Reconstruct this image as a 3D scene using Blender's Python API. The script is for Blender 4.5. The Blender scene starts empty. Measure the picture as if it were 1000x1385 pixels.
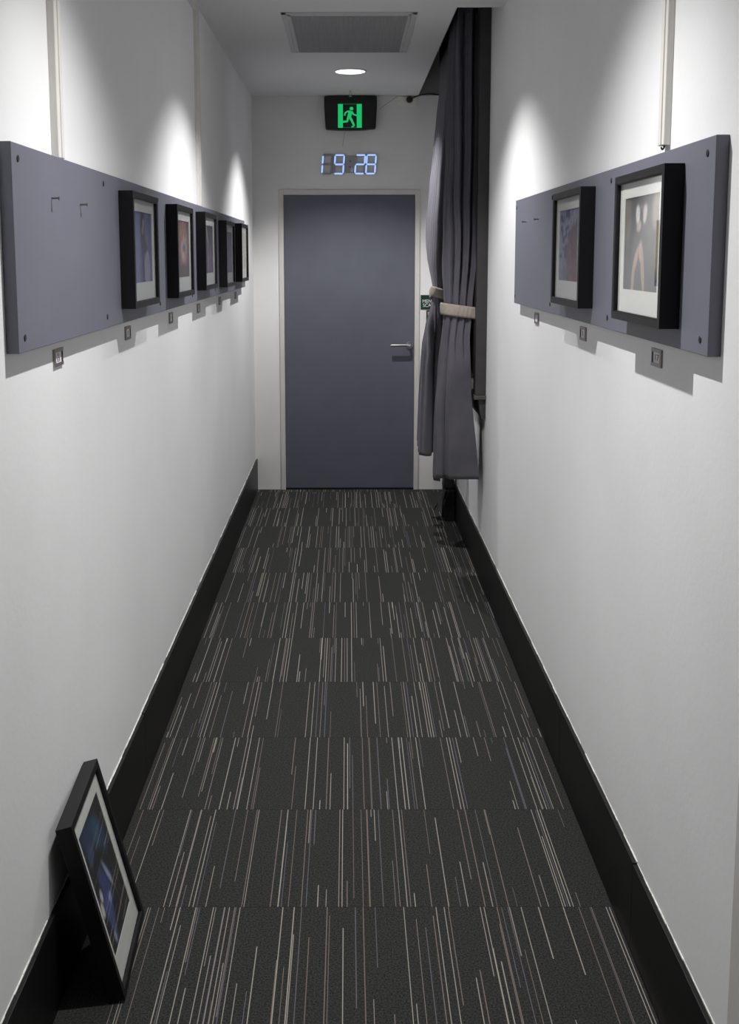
import bpy, bmesh, math, random
from mathutils import Vector, Matrix
random.seed(7)
S = bpy.context.scene
COL = S.collection
PI = math.pi
WL, WR, D, C = -0.6613, 0.6933, 7.698, 2.7615     # wall faces, end wall, ceiling
YB = -1.6                                          # wall behind the camera

# ------------------------------------------------------------------ materials
def mat(name, col, rough=0.5, metal=0.0, noise=0.0, nscale=30.0, bump=0.0, bscale=200.0, emit=None, estr=0.0, spec=0.5, sheen=0.0):
    m = bpy.data.materials.new(name); m.use_nodes = True
    nt = m.node_tree; N = nt.nodes; L = nt.links
    b = N['Principled BSDF']
    b.inputs['Base Color'].default_value = (*col, 1)
    b.inputs['Roughness'].default_value = rough
    b.inputs['Metallic'].default_value = metal
    b.inputs['Specular IOR Level'].default_value = spec
    if sheen:
        b.inputs['Sheen Weight'].default_value = sheen
        b.inputs['Sheen Roughness'].default_value = 0.4
    if emit:
        b.inputs['Emission Color'].default_value = (*emit, 1)
        b.inputs['Emission Strength'].default_value = estr
    if noise or bump:
        tc = N.new('ShaderNodeTexCoord')
    if noise:
        n = N.new('ShaderNodeTexNoise'); n.inputs['Scale'].default_value = nscale; n.inputs['Detail'].default_value = 5
        L.new(tc.outputs['Object'], n.inputs['Vector'])
        r = N.new('ShaderNodeMapRange'); r.inputs['From Min'].default_value = 0.3; r.inputs['From Max'].default_value = 0.7
        r.inputs['To Min'].default_value = 1 - noise; r.inputs['To Max'].default_value = 1 + noise
        L.new(n.outputs['Fac'], r.inputs['Value'])
        mx = N.new('ShaderNodeVectorMath'); mx.operation = 'SCALE'
        mx.inputs[0].default_value = col
        L.new(r.outputs['Result'], mx.inputs['Scale']); L.new(mx.outputs['Vector'], b.inputs['Base Color'])
    if bump:
        n2 = N.new('ShaderNodeTexNoise'); n2.inputs['Scale'].default_value = bscale; n2.inputs['Detail'].default_value = 3
        L.new(tc.outputs['Object'], n2.inputs['Vector'])
        bp = N.new('ShaderNodeBump'); bp.inputs['Strength'].default_value = bump; bp.inputs['Distance'].default_value = 0.01
        L.new(n2.outputs['Fac'], bp.inputs['Height']); L.new(bp.outputs['Normal'], b.inputs['Normal'])
    return m

M_WALL = mat('painted_plaster', (0.85, 0.85, 0.85), 0.55, noise=0.03, nscale=2.2, bump=0.05, bscale=60, spec=0.35)
M_ENDWALL = mat('painted_end_wall', (0.80, 0.795, 0.785), 0.6, noise=0.03, nscale=3, spec=0.3)
M_CEIL = mat('painted_ceiling', (0.72, 0.72, 0.725), 0.8, noise=0.02, nscale=2, spec=0.2)
M_BLACK = mat('black_gloss_paint', (0.0065, 0.0065, 0.0065), 0.42, noise=0.3, nscale=20, spec=0.28)
M_BASETOP = mat('white_caulk', (0.75, 0.74, 0.7), 0.6, noise=0.25, nscale=60)
M_DOOR = mat('door_grey_paint', (0.115, 0.121, 0.153), 0.5, noise=0.05, nscale=6, bump=0.02, bscale=300, spec=0.35)
M_DFRAME = mat('door_frame_paint', (0.64, 0.62, 0.585), 0.45, noise=0.04, nscale=8)
M_PANEL = mat('panel_grey_paint', (0.155, 0.159, 0.197), 0.5, noise=0.035, nscale=7, bump=0.02, bscale=250, spec=0.4)
M_FRAME = mat('black_frame_lacquer', (0.0065, 0.006, 0.007), 0.42, noise=0.1, nscale=60, spec=0.28)
M_MAT = mat('mat_board', (0.80, 0.785, 0.735), 0.9, noise=0.03, nscale=90)
M_MATBEV = mat('mat_board_core', (0.8, 0.78, 0.72), 0.9)
M_SCREW = mat('black_screw', (0.008, 0.008, 0.009), 0.6)
M_STEEL = mat('satin_steel', (0.62, 0.61, 0.6), 0.28, metal=1.0, noise=0.05, nscale=80)
M_NAIL = mat('nail_metal', (0.35, 0.31, 0.27), 0.35, metal=1.0)
M_BRONZE = mat('label_holder_metal', (0.30, 0.265, 0.24), 0.38, metal=0.85, noise=0.1, nscale=120)
M_CARD = mat('white_card', (0.72, 0.72, 0.74), 0.8, noise=0.03, nscale=200)
M_INK = mat('black_ink', (0.02, 0.02, 0.02), 0.7)
M_TRIM = mat('cable_cover_pvc', (0.72, 0.70, 0.66), 0.45, noise=0.02, nscale=20)
M_CURT = mat('grey_curtain_cloth', (0.108, 0.104, 0.124), 0.7, noise=0.08, nscale=14, bump=0.15, bscale=900, spec=0.2, sheen=0.12)
M_TIE = mat('cream_tieback_cloth', (0.38, 0.34, 0.295), 0.85, noise=0.08, nscale=40, bump=0.15, bscale=300, spec=0.1)
M_ARCH = mat('dark_timber_paint', (0.045, 0.042, 0.042), 0.5, noise=0.15, nscale=12)
M_SILL = mat('sill_paint', (0.085, 0.078, 0.074), 0.42, noise=0.2, nscale=25)
M_PLASTIC = mat('black_plastic', (0.009, 0.009, 0.01), 0.38, noise=0.1, nscale=40)
M_SOCK = mat('switch_plate_plastic', (0.84, 0.82, 0.76), 0.4, noise=0.02, nscale=20)
M_GREY = mat('clear_grey_plastic', (0.36, 0.36, 0.38), 0.35, noise=0.05, nscale=50)
M_VENT = mat('vent_grey_enamel', (0.52, 0.52, 0.53), 0.5, noise=0.03, nscale=30)
M_VSLAT = mat('vent_slat_enamel', (0.44, 0.44, 0.45), 0.55, noise=0.05, nscale=30)
M_DARK = mat('duct_dark', (0.02, 0.02, 0.02), 0.9)
M_WHITE = mat('white_enamel', (0.75, 0.75, 0.74), 0.4, noise=0.02, nscale=20)
M_LAMP = mat('lamp_diffuser', (0.9, 0.9, 0.9), 0.5, emit=(1, 0.98, 0.95), estr=3.2, noise=0.01)
M_GREEN = mat('lit_green_panel', (0.01, 0.2, 0.06), 0.4, emit=(0.006, 0.6, 0.165), estr=0.75, noise=0.01)
M_LED = mat('lit_led_segment', (0.3, 0.4, 0.6), 0.4, emit=(0.36, 0.55, 1.0), estr=0.95, noise=0.01)
M_SIGN = mat('dark_green_sign', (0.004, 0.034, 0.022), 0.4, noise=0.06, nscale=30)
M_BROWN = mat('brown_grey_plastic', (0.03, 0.027, 0.025), 0.6, noise=0.15, nscale=30)
M_WIRE = mat('grey_wire', (0.28, 0.27, 0.26), 0.5)

def glass_mat(name, ior=1.45, rough=0.01, tint=(0.97, 0.98, 0.98)):
    m = bpy.data.materials.new(name); m.use_nodes = True
    nt = m.node_tree; N = nt.nodes; L = nt.links
    N.remove(N['Principled BSDF'])
    t = N.new('ShaderNodeBsdfTransparent'); t.inputs['Color'].default_value = (*tint, 1)
    g = N.new('ShaderNodeBsdfGlossy'); g.inputs['Roughness'].default_value = rough
    fr = N.new('ShaderNodeFresnel'); fr.inputs['IOR'].default_value = ior
    mx = N.new('ShaderNodeMixShader')
    ge = N.new('ShaderNodeNewGeometry'); sb = N.new('ShaderNodeMath'); sb.operation = 'SUBTRACT'; sb.inputs[0].default_value = 1.0
    L.new(ge.outputs['Backfacing'], sb.inputs[1]); mu = N.new('ShaderNodeMath'); mu.operation = 'MULTIPLY'
    dn = N.new('ShaderNodeMath'); dn.operation = 'ADD'; dn.inputs[1].default_value = 1.0; L.new(fr.outputs[0], dn.inputs[0])
    dv = N.new('ShaderNodeMath'); dv.operation = 'DIVIDE'; L.new(fr.outputs[0], dv.inputs[0]); L.new(dn.outputs[0], dv.inputs[1])
    db = N.new('ShaderNodeMath'); db.operation = 'MULTIPLY'; db.inputs[1].default_value = 2.0; L.new(dv.outputs[0], db.inputs[0])
    L.new(db.outputs[0], mu.inputs[0]); L.new(sb.outputs[0], mu.inputs[1])
    L.new(mu.outputs[0], mx.inputs[0]); L.new(t.outputs[0], mx.inputs[1]); L.new(g.outputs[0], mx.inputs[2])
    L.new(mx.outputs[0], N['Material Output'].inputs['Surface'])
    return m
M_GLASS = glass_mat('picture_glass')
M_PANE = glass_mat('window_glass', tint=(0.6, 0.62, 0.62))

def attr_mat(name):
    m = bpy.data.materials.new(name); m.use_nodes = True
    N = m.node_tree.nodes; L = m.node_tree.links
    a = N.new('ShaderNodeVertexColor'); a.layer_name = 'Col'
    tc = N.new('ShaderNodeTexCoord'); n = N.new('ShaderNodeTexNoise'); n.inputs['Scale'].default_value = 120
    L.new(tc.outputs['Object'], n.inputs['Vector'])
    r = N.new('ShaderNodeMapRange'); r.inputs['To Min'].default_value = 0.8; r.inputs['To Max'].default_value = 1.2
    L.new(n.outputs['Fac'], r.inputs['Value'])
    v = N.new('ShaderNodeVectorMath'); v.operation = 'SCALE'
    L.new(a.outputs['Color'], v.inputs[0]); L.new(r.outputs['Result'], v.inputs['Scale'])
    L.new(v.outputs['Vector'], N['Principled BSDF'].inputs['Base Color'])
    N['Principled BSDF'].inputs['Roughness'].default_value = 0.7
    return m
M_PRINT = attr_mat('photo_print')

def carpet_mat():
    m = bpy.data.materials.new('striped_carpet_tiles'); m.use_nodes = True
    nt = m.node_tree; N = nt.nodes; L = nt.links
    b = N['Principled BSDF']; b.inputs['Roughness'].default_value = 0.95; b.inputs['Specular IOR Level'].default_value = 0.1
    tc = N.new('ShaderNodeTexCoord'); sp = N.new('ShaderNodeSeparateXYZ')
    L.new(tc.outputs['Object'], sp.inputs[0])
    def val(x):
        return x
    def math_(op, a, c=None, d=None, clamp=False):
        n = N.new('ShaderNodeMath'); n.operation = op; n.use_clamp = clamp
        for i, v in enumerate((a, c, d)):
            if v is None: continue
            if isinstance(v, (int, float)): n.inputs[i].default_value = v
            else: L.new(v, n.inputs[i])
        return n.outputs[0]
    X, Y = sp.outputs['X'], sp.outputs['Y']
    yy = math_('DIVIDE', math_('SUBTRACT', Y, 7.6154), 0.5)
    row = math_('FLOOR', yy); fv = math_('SUBTRACT', yy, row)          # fv 0 near edge of tile, 1 far edge
    def layer(cw, off, seed, dens):
        u = math_('ADD', math_('DIVIDE', X, cw), off)
        ci = math_('FLOOR', u); fu = math_('SUBTRACT', u, ci)
        cv = N.new('ShaderNodeCombineXYZ')
        L.new(ci, cv.inputs[0]); L.new(row, cv.inputs[1]); cv.inputs[2].default_value = seed
        w = N.new('ShaderNodeTexWhiteNoise'); w.noise_dimensions = '3D'
        L.new(cv.outputs[0], w.inputs['Vector'])
        s3 = N.new('ShaderNodeSeparateColor'); L.new(w.outputs['Color'], s3.inputs[0])
        r1, r2, r3 = s3.outputs[0], s3.outputs[1], s3.outputs[2]
        cv2 = N.new('ShaderNodeCombineXYZ')
        L.new(ci, cv2.inputs[0]); L.new(row, cv2.inputs[1]); cv2.inputs[2].default_value = seed + 5.5
        w2 = N.new('ShaderNodeTexWhiteNoise'); w2.noise_dimensions = '3D'; L.new(cv2.outputs[0], w2.inputs['Vector'])
        s4 = N.new('ShaderNodeSeparateColor'); L.new(w2.outputs['Color'], s4.inputs[0])
        q1, q2, q3 = s4.outputs[0], s4.outputs[1], s4.outputs[2]
        cen = math_('MULTIPLY_ADD', r1, 0.5, 0.25)
        wid = math_('MULTIPLY_ADD', q3, 0.0006 / cw, 0.00075 / cw)
        inx = math_('LESS_THAN', math_('ABSOLUTE', math_('SUBTRACT', fu, cen)), wid)
        # clusters : slow noise along the row decides how many cells carry a stripe
        nc = N.new('ShaderNodeTexNoise'); nc.inputs['Scale'].default_value = 1.0; nc.inputs['Detail'].default_value = 0
        cv3 = N.new('ShaderNodeCombineXYZ'); L.new(math_('MULTIPLY', X, 7.0), cv3.inputs[0]); L.new(math_('MULTIPLY', row, 13.7), cv3.inputs[1])
        L.new(cv3.outputs[0], nc.inputs['Vector'])
        thr = math_('MULTIPLY_ADD', nc.outputs['Fac'], 0.7, dens)
        has = math_('LESS_THAN', q1, thr)
        # extent : full tile, from the near edge up, or from the far edge down
        full = math_('LESS_THAN', r2, 0.42)
        fromnear = math_('LESS_THAN', r2, 0.76)
        ext = math_('MULTIPLY_ADD', q2, 0.85, 0.08)
        a_near = math_('LESS_THAN', fv, ext)
        a_far = math_('GREATER_THAN', fv, math_('SUBTRACT', 1.0, ext))
        part = math_('ADD', math_('MULTIPLY', fromnear, a_near), math_('MULTIPLY', math_('SUBTRACT', 1.0, fromnear), a_far))
        iny = math_('MAXIMUM', full, part)
        mask = math_('MULTIPLY', math_('MULTIPLY', inx, iny), has)
        # from-near stripes are mostly cream, the rest cream / tan / blue grey
        cr = N.new('ShaderNodeValToRGB'); cr.color_ramp.interpolation = 'CONSTANT'
        e = cr.color_ramp.elements
        e[0].position = 0.0; e[0].color = (0.34, 0.32, 0.275, 1)
        e[1].position = 0.34; e[1].color = (0.19, 0.155, 0.135, 1)
        for p, c in ((0.62, (0.125, 0.12, 0.145, 1)), (0.84, (0.30, 0.26, 0.24, 1))):
            x = e.new(p); x.color = c
        L.new(r3, cr.inputs[0])
        return mask, cr.outputs[0]
    m1, c1 = layer(0.0105, 0.0, 1.0, 0.07)
    m2, c2 = layer(0.0172, 0.37, 9.0, -0.04)
    # mottled charcoal pile
    n1 = N.new('ShaderNodeTexNoise'); n1.inputs['Scale'].default_value = 210; n1.inputs['Detail'].default_value = 4; n1.inputs['Roughness'].default_value = 0.7
    L.new(tc.outputs['Object'], n1.inputs['Vector'])
    cr = N.new('ShaderNodeValToRGB'); e = cr.color_ramp.elements
    e[0].position = 0.35; e[0].color = (0.010, 0.0105, 0.010, 1)
    e[1].position = 0.68; e[1].color = (0.062, 0.063, 0.060, 1)
    L.new(n1.outputs['Fac'], cr.inputs[0])
    def mixc(f, a, c):
        x = N.new('ShaderNodeMix'); x.data_type = 'RGBA'
        L.new(f, x.inputs[0]); L.new(a, x.inputs[6]); L.new(c, x.inputs[7]); return x.outputs[2]
    col = mixc(m1, cr.outputs[0], c1); col = mixc(m2, col, c2)
    seam = math_('LESS_THAN', math_('ABSOLUTE', math_('SUBTRACT', math_('ABSOLUTE', math_('SUBTRACT', fv, 0.5)), 0.5)), 0.003)
    dk = N.new('ShaderNodeRGB'); dk.outputs[0].default_value = (0.012, 0.012, 0.012, 1)
    col = mixc(math_('MULTIPLY', seam, 0.55), col, dk.outputs[0])
    # thread breakup on stripes
    L.new(col, b.inputs['Base Color'])
    n2 = N.new('ShaderNodeTexNoise'); n2.inputs['Scale'].default_value = 700; L.new(tc.outputs['Object'], n2.inputs['Vector'])
    bp = N.new('ShaderNodeBump'); bp.inputs['Strength'].default_value = 0.5; bp.inputs['Distance'].default_value = 0.004
    L.new(n2.outputs['Fac'], bp.inputs['Height']); L.new(bp.outputs['Normal'], b.inputs['Normal'])
    return m
M_CARPET = carpet_mat()

# ------------------------------------------------------------------ helpers
def box(bm, x0, x1, y0, y1, z0, z1):
    v = [bm.verts.new((x, y, z)) for z in (z0, z1) for y in (y0, y1) for x in (x0, x1)]
    for f in ((0, 2, 3, 1), (4, 5, 7, 6), (0, 1, 5, 4), (2, 6, 7, 3), (0, 4, 6, 2), (1, 3, 7, 5)):
        bm.faces.new([v[i] for i in f])
def cyl(bm, p, axis, r, h, n=24, r2=None):
    """cylinder from p along axis (unit) of height h"""
    r2 = r if r2 is None else r2
    a = Vector(axis).normalized(); t = Vector((0, 0, 1)) if abs(a.z) < 0.9 else Vector((1, 0, 0))
    u = a.cross(t).normalized(); w = a.cross(u)
    p = Vector(p)
    A = [bm.verts.new(p + (u * math.cos(2 * PI * i / n) + w * math.sin(2 * PI * i / n)) * r) for i in range(n)]
    B = [bm.verts.new(p + a * h + (u * math.cos(2 * PI * i / n) + w * math.sin(2 * PI * i / n)) * r2) for i in range(n)]
    for i in range(n):
        j = (i + 1) % n
        bm.faces.new((A[i], A[j], B[j], B[i]))
    bm.faces.new(A[::-1]); bm.faces.new(B)
def prism(bm, pts, y0, y1):
    """polygon pts in (x,z), extruded from y0 to y1"""
    A = [bm.verts.new((x, y0, z)) for x, z in pts]; B = [bm.verts.new((x, y1, z)) for x, z in pts]
    n = len(pts)
    bm.faces.new(A); bm.faces.new(B[::-1])
    for i in range(n):
        j = (i + 1) % n
        bm.faces.new((A[j], A[i], B[i], B[j]))
def tube(bm, pts, r, n=8, closed=False):
    pts = [Vector(p) for p in pts]; rings = []
    prev = None
    for i, p in enumerate(pts):
        a = (pts[min(i + 1, len(pts) - 1)] - pts[max(i - 1, 0)]).normalized()
        if prev is None:
            t = Vector((0, 0, 1)) if abs(a.z) < 0.9 else Vector((1, 0, 0))
            u = a.cross(t).normalized()
        else:
            u = (prev - a * prev.dot(a)).normalized()
        prev = u; w = a.cross(u)
        rr = r[i] if isinstance(r, (list, tuple)) else r
        rings.append([bm.verts.new(p + (u * math.cos(2 * PI * k / n) + w * math.sin(2 * PI * k / n)) * rr) for k in range(n)])
    for i in range(len(rings) - 1):
        for k in range(n):
            j = (k + 1) % n
            bm.faces.new((rings[i][k], rings[i][j], rings[i + 1][j], rings[i + 1][k]))
    bm.faces.new(rings[0][::-1]); bm.faces.new(rings[-1])
def spline(pts, k=8):
    P = [Vector(p) for p in pts]; P = [P[0] * 2 - P[1]] + P + [P[-1] * 2 - P[-2]]; out = []
    for i in range(1, len(P) - 2):
        for s in range(k):
            t = s / k
            a, b, c, d = P[i - 1], P[i], P[i + 1], P[i + 2]
            out.append(0.5 * ((2 * b) + (c - a) * t + (2 * a - 5 * b + 4 * c - d) * t * t + (3 * b - a - 3 * c + d) * t ** 3))
    out.append(P[-2]); return out
def mesh_of(name, bm, m, smooth=False):
    bmesh.ops.recalc_face_normals(bm, faces=bm.faces[:])
    me = bpy.data.meshes.new(name); bm.to_mesh(me); bm.free()
    me.materials.append(m)
    if smooth:
        for p in me.polygons: p.use_smooth = True
    return me
def link(name, me, parent=None, loc=None, bevel=0.0):
    o = bpy.data.objects.new(name, me); COL.objects.link(o)
    if parent: o.parent = parent
    if loc: o.location = loc
    if bevel:
        md = o.modifiers.new('Bevel', 'BEVEL'); md.width = bevel; md.segments = 2; md.limit_method = 'ANGLE'
    return o
def obj(name, bm, m, parent=None, smooth=False, bevel=0.0, loc=None):
    return link(name, mesh_of(name, bm, m, smooth), parent, loc, bevel)
def thing(name, label, cat, loc=(0, 0, 0), rot=(0, 0, 0), group=None):
    o = bpy.data.objects.new(name, None); COL.objects.link(o); o.location = loc; o.rotation_euler = rot
    o.empty_display_size = 0.05
    return tag(o, label, cat, group)
def tag(o, label, cat, group=None):
    o['label'] = label; o['category'] = cat
    if group: o['group'] = group
    return o
def struct(name, bm, m, smooth=False, bevel=0.0, label=None, cat=None):
    o = obj(name, bm, m, None, smooth, bevel); o['kind'] = 'structure'
    if label: o['label'] = label; o['category'] = cat
    return o
def NB(): return bmesh.new()
def text_mesh(txt, size, depth, m):
    cu = bpy.data.curves.new('txt', 'FONT'); cu.body = txt; cu.size = size; cu.extrude = depth
    cu.align_x = 'CENTER'; cu.align_y = 'CENTER'; cu.space_line = 0.85
    o = bpy.data.objects.new('txt', cu); COL.objects.link(o)
    bpy.context.view_layer.update()
    me = bpy.data.meshes.new_from_object(o.evaluated_get(bpy.context.evaluated_depsgraph_get()))
    bpy.data.objects.remove(o); bpy.data.curves.remove(cu)
    me.materials.clear(); me.materials.append(m)
    # text lies in XY facing +Z ; turn it to face -Y, x right, z up
    me.transform(Matrix.Rotation(PI / 2, 4, 'X'))
    return me

# ------------------------------------------------------------------ camera
f_, cx_, cy_, pi_, ya_, ro_, H = 1470.2295, 467.6914, 541.6881, 0.1319, -0.002, -0.0019, 1.6687
r0 = Vector((math.cos(ya_), -math.sin(ya_), 0)); h0 = Vector((math.sin(ya_), math.cos(ya_), 0)); zz = Vector((0, 0, 1))
d0 = h0 * math.cos(pi_) - zz * math.sin(pi_); u0 = h0 * math.sin(pi_) + zz * math.cos(pi_)
Rv = r0 * math.cos(ro_) + u0 * math.sin(ro_); Uv = -r0 * math.sin(ro_) + u0 * math.cos(ro_)
cam = bpy.data.cameras.new('camera'); co = bpy.data.objects.new('camera', cam); COL.objects.link(co)
mtx = Matrix((Rv, Uv, -d0)).transposed().to_4x4(); mtx.translation = (0, 0, H)
co.matrix_world = mtx
cam.sensor_fit = 'VERTICAL'; cam.sensor_height = 36; cam.sensor_width = 36
cam.lens = f_ / 1385 * 36
cam.shift_x = (500 - cx_) / 1385; cam.shift_y = -(692.5 - cy_) / 1385
cam.clip_start = 0.02
S.camera = co

# ------------------------------------------------------------------ the setting
b = NB(); box(b, WL - 0.2, WR + 0.2, YB - 0.1, D + 0.2, -0.08, 0.0); struct('floor', b, M_CARPET, label='charcoal carpet tiles with thin cream and grey stripes', cat='floor')
b = NB(); box(b, WL - 0.15, WL, YB, D, 0, C + 0.62); struct('wall_left', b, M_WALL)
# right wall with a window opening
WY0, WY1, WZ0, WZ1, PT = 5.50, 6.52, 0.975, 2.84, 3.3
b = NB()
box(b, WR, WR + 0.2, YB, WY0, 0, C + 0.62); box(b, WR, WR + 0.2, WY1, D, 0, C + 0.62)
box(b, WR, WR + 0.2, WY0, WY1, 0, WZ0 - 0.02); box(b, WR, WR + 0.2, WY0, WY1, WZ1, C + 0.62)
struct('wall_right', b, M_WALL)
b = NB(); box(b, WL - 0.15, WR + 0.2, D, D + 0.2, 0, C + 0.62)
struct('wall_back', b, M_ENDWALL)
b = NB(); box(b, WL - 0.15, WR + 0.2, YB - 0.12, YB, 0, C + 0.62); struct('wall_front', b, M_WALL)
# ceiling with a curtain pocket and a vent opening
PX0, PY0 = 0.487, 5.008
VX0, VX1, VY0, VY1 = -0.262, 0.283, 5.155, 6.05
b = NB()
T = C + 0.04
box(b, WL, WR, YB, PY0, C, T)                      # in front of pocket
box(b, WL, VX0, PY0, D, C, T); box(b, VX1, PX0, PY0, D, C, T)
box(b, VX0, VX1, PY0, VY0, C, T); box(b, VX0, VX1, VY1, D, C, T)
box(b, PX0 - 0.03, PX0, PY0, D, T, PT); box(b, PX0, WR, PY0 - 0.03, PY0, T, PT); box(b, PX0 - 0.03, WR, PY0 - 0.03, D, PT, PT + 0.04)
struct('ceiling', b, M_CEIL)
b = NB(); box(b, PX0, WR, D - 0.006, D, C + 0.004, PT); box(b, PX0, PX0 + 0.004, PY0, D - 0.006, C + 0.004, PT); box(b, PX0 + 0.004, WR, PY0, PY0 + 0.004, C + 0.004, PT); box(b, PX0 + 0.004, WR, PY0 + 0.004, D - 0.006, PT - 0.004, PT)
struct('trim_7', b, mat('recess_dark_grey', (0.28, 0.275, 0.27), 0.7, noise=0.05, nscale=8))  # dark grey sheets over the recess's inner faces, darker than the ceiling
# skirting
BH, BT = 0.2248, 0.012
def skirt(name, x_wall, sgn, segs):
    b = NB(); c = NB()
    for y0, y1, dh, dt in segs:
        xa, xb = sorted((x_wall, x_wall + sgn * (BT + dt)))
        box(b, xa, xb, y0, y1, 0, BH + dh)
        # uneven caulk bead where the board meets the plaster
        n = max(2, int((y1 - y0) / 0.06))
        for i in range(n):
            a0 = y0 + (y1 - y0) * i / n; a1 = y0 + (y1 - y0) * (i + 1) / n
            w = 0.0012 + 0.0018 * random.random()
            if random.random() < 0.13: continue
            xa, xb = sorted((x_wall, x_wall + sgn * w)); box(c, xa, xb, a0, a1, BH + dh, BH + dh + 0.002 + 0.002 * random.random())
    struct('baseboard_' + name, b, M_BLACK, bevel=0.0015)
    struct('trim_' + ('5' if name == 'left' else '6'), c, M_BASETOP)
skirt('left', WL, 1, [(YB, 3.3, 0, 0), (3.3, 5.0, 0.002, 0), (5.0, D - 0.001, 0, 0)])
skirt('right', WR, -1, [(1.775, 2.438, -0.0015, 0.0), (2.438, 3.33, 0.0015, 0.0), (3.33, 6.02, 0, 0.0), (6.02, D - 0.001, 0.0, 0.0)])
# painted jamb of a doorway beside the camera
b = NB(); box(b, WR - 0.02, WR, 1.66, 1.775, 0, 2.1); box(b, WR - 0.026, WR, 1.67, 1.70, 0, 2.1); struct('trim_4', b, M_DFRAME, bevel=0.002)
# cable covers on the walls
b = NB(); box(b, WL, WL + 0.017, 2.478, 2.523, 1.889, C); box(b, WL, WL + 0.020, 2.500, 2.519, 1.889, C); struct('trim_1', b, M_TRIM, bevel=0.0015)
b = NB(); box(b, WL, WL + 0.013, 4.84, 4.915, 1.889, C); box(b, WL, WL + 0.016, 4.865, 4.905, 1.889, C)
box(b, WL, WL + 0.014, YB, 4.84, C - 0.045, C); struct('trim_2', b, M_TRIM, bevel=0.0015)
b = NB(); box(b, WR - 0.015, WR, 2.384, 2.426, 1.905, C); box(b, WR - 0.018, WR, 2.400, 2.420, 1.905, C); struct('trim_3', b, M_TRIM, bevel=0.0015)
b = NB(); tube(b, spline([(WR - 0.008, 2.40, 1.912), (WR - 0.009, 2.402, 1.90), (WR - 0.010, 2.41, 1.897), (WR - 0.010, 2.418, 1.902)], 5), 0.002)
tag(obj('cable_end', b, M_PLASTIC, smooth=True), 'tiny black cable end poking from the bottom of the right wall cable cover', 'cable')

# ------------------------------------------------------------------ door
DXC, DW, DZ0, DZ1 = 0.0131, 0.92, 0.014, 2.0944
dx0, dx1 = DXC - DW / 2, DXC + DW / 2
door = bpy.data.objects.new('door_1', None); COL.objects.link(door); door.location = (DXC, D, 0); door['kind'] = 'structure'
door['label'] = 'closed blue grey flush door in a pale frame at corridor end'; door['category'] = 'door'
b = NB(); box(b, -DW / 2 + 0.002, DW / 2 - 0.002, -0.006, 0.03, DZ0, DZ1 - 0.002); obj('leaf', b, M_DOOR, door, bevel=0.001)
b = NB()
FW = 0.033
for s in (-1, 1):
    xa, xb = sorted((s * (DW / 2), s * (DW / 2 + FW))); box(b, xa, xb, -0.014, 0.02, 0, DZ1 + FW)
box(b, -DW / 2, DW / 2, -0.014, 0.02, DZ1, DZ1 + FW)
obj('door_frame', b, M_DFRAME, door, bevel=0.002)
b = NB(); box(b, -DW / 2, DW / 2, -0.004, 0.03, 0.0, DZ0); obj('threshold', b, M_PLASTIC, door)
h = NB()
HX, HZ = 0.437 - DXC, 1.043
cyl(h, (HX, -0.006, HZ), (0, -1, 0), 0.026, 0.010, 32, 0.0245)
lev = obj('handle', h, M_STEEL, door, smooth=False, bevel=0.001)
h = NB()
tube(h, spline([(HX, -0.014, HZ + 0.003), (HX, -0.045, HZ + 0.003), (HX - 0.012, -0.060, HZ + 0.003), (HX - 0.05, -0.062, HZ + 0.003), (HX - 0.137, -0.062, HZ + 0.002)], 6), 0.0095, 14)
obj('lever', h, M_STEEL, lev, smooth=True)

# ------------------------------------------------------------------ window behind the curtains
win = bpy.data.objects.new('window_1', None); COL.objects.link(win); win.location = (WR, 6.0, WZ0); win['kind'] = 'structure'
win['label'] = 'dark timber window behind the grey curtains'; win['category'] = 'window'
def W(name, m, boxes, bevel=0.002):
    b = NB()
    for x0, x1, y0, y1, z0, z1 in boxes: box(b, x0 - WR, x1 - WR, y0 - 6.0, y1 - 6.0, z0 - WZ0, z1 - WZ0)
    return obj(name, b, m, win, bevel=bevel)
AX = 0.640
W('architrave', M_ARCH, [(AX, WR, 5.41, 5.50, 0.975, 2.93), (AX, WR, 6.52, 6.61, 0.975, 2.93), (AX, WR, 5.50, 6.52, 2.84, 2.93)])
W('window_sill', M_SILL, [(0.633, 0.80, 5.395, 6.625, 0.955, 0.975)])
b = NB()
for k in range(1): prism(b, [(0.657 - WR, 0.955 - WZ0), (0.0, 0.955 - WZ0), (0.0, 0.855 - WZ0), (0.676 - WR, 0.855 - WZ0), (0.664 - WR, 0.885 - WZ0)], 5.41 - 6.0, 6.61 - 6.0)
obj('apron', b, M_ARCH, win)
sash = W('sash', M_SILL, [(0.75, 0.79, 5.50, 5.56, 0.975, 2.84), (0.75, 0.79, 6.46, 6.52, 0.975, 2.84), (0.75, 0.79, 5.56, 6.46, 0.975, 1.07),
                   (0.75, 0.79, 5.56, 6.46, 2.76, 2.84), (0.75, 0.79, 5.56, 6.46, 1.87, 1.93)])
W('reveal', M_ARCH, [(WR + 0.001, 0.88, 5.485, 5.50, 0.955, 2.85), (WR + 0.001, 0.88, 6.52, 6.535, 0.955, 2.85), (WR + 0.001, 0.88, 5.50, 6.52, 2.84, 2.852)], 0)
b = NB(); box(b, 0.768 - WR, 0.772 - WR, 5.56 - 6, 6.46 - 6, 1.07 - WZ0, 2.76 - WZ0); obj('pane', b, M_PANE, sash)
b = NB(); cyl(b, (0.735 - WR, 5.66 - 6, 1.07 - WZ0), (0, 0, 1), 0.006, 0.03); box(b, 0.735 - WR - 0.006, 0.75 - WR, 5.63 - 6, 5.69 - 6, 1.065 - WZ0, 1.075 - WZ0); obj('latch', b, M_STEEL, sash)

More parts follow.
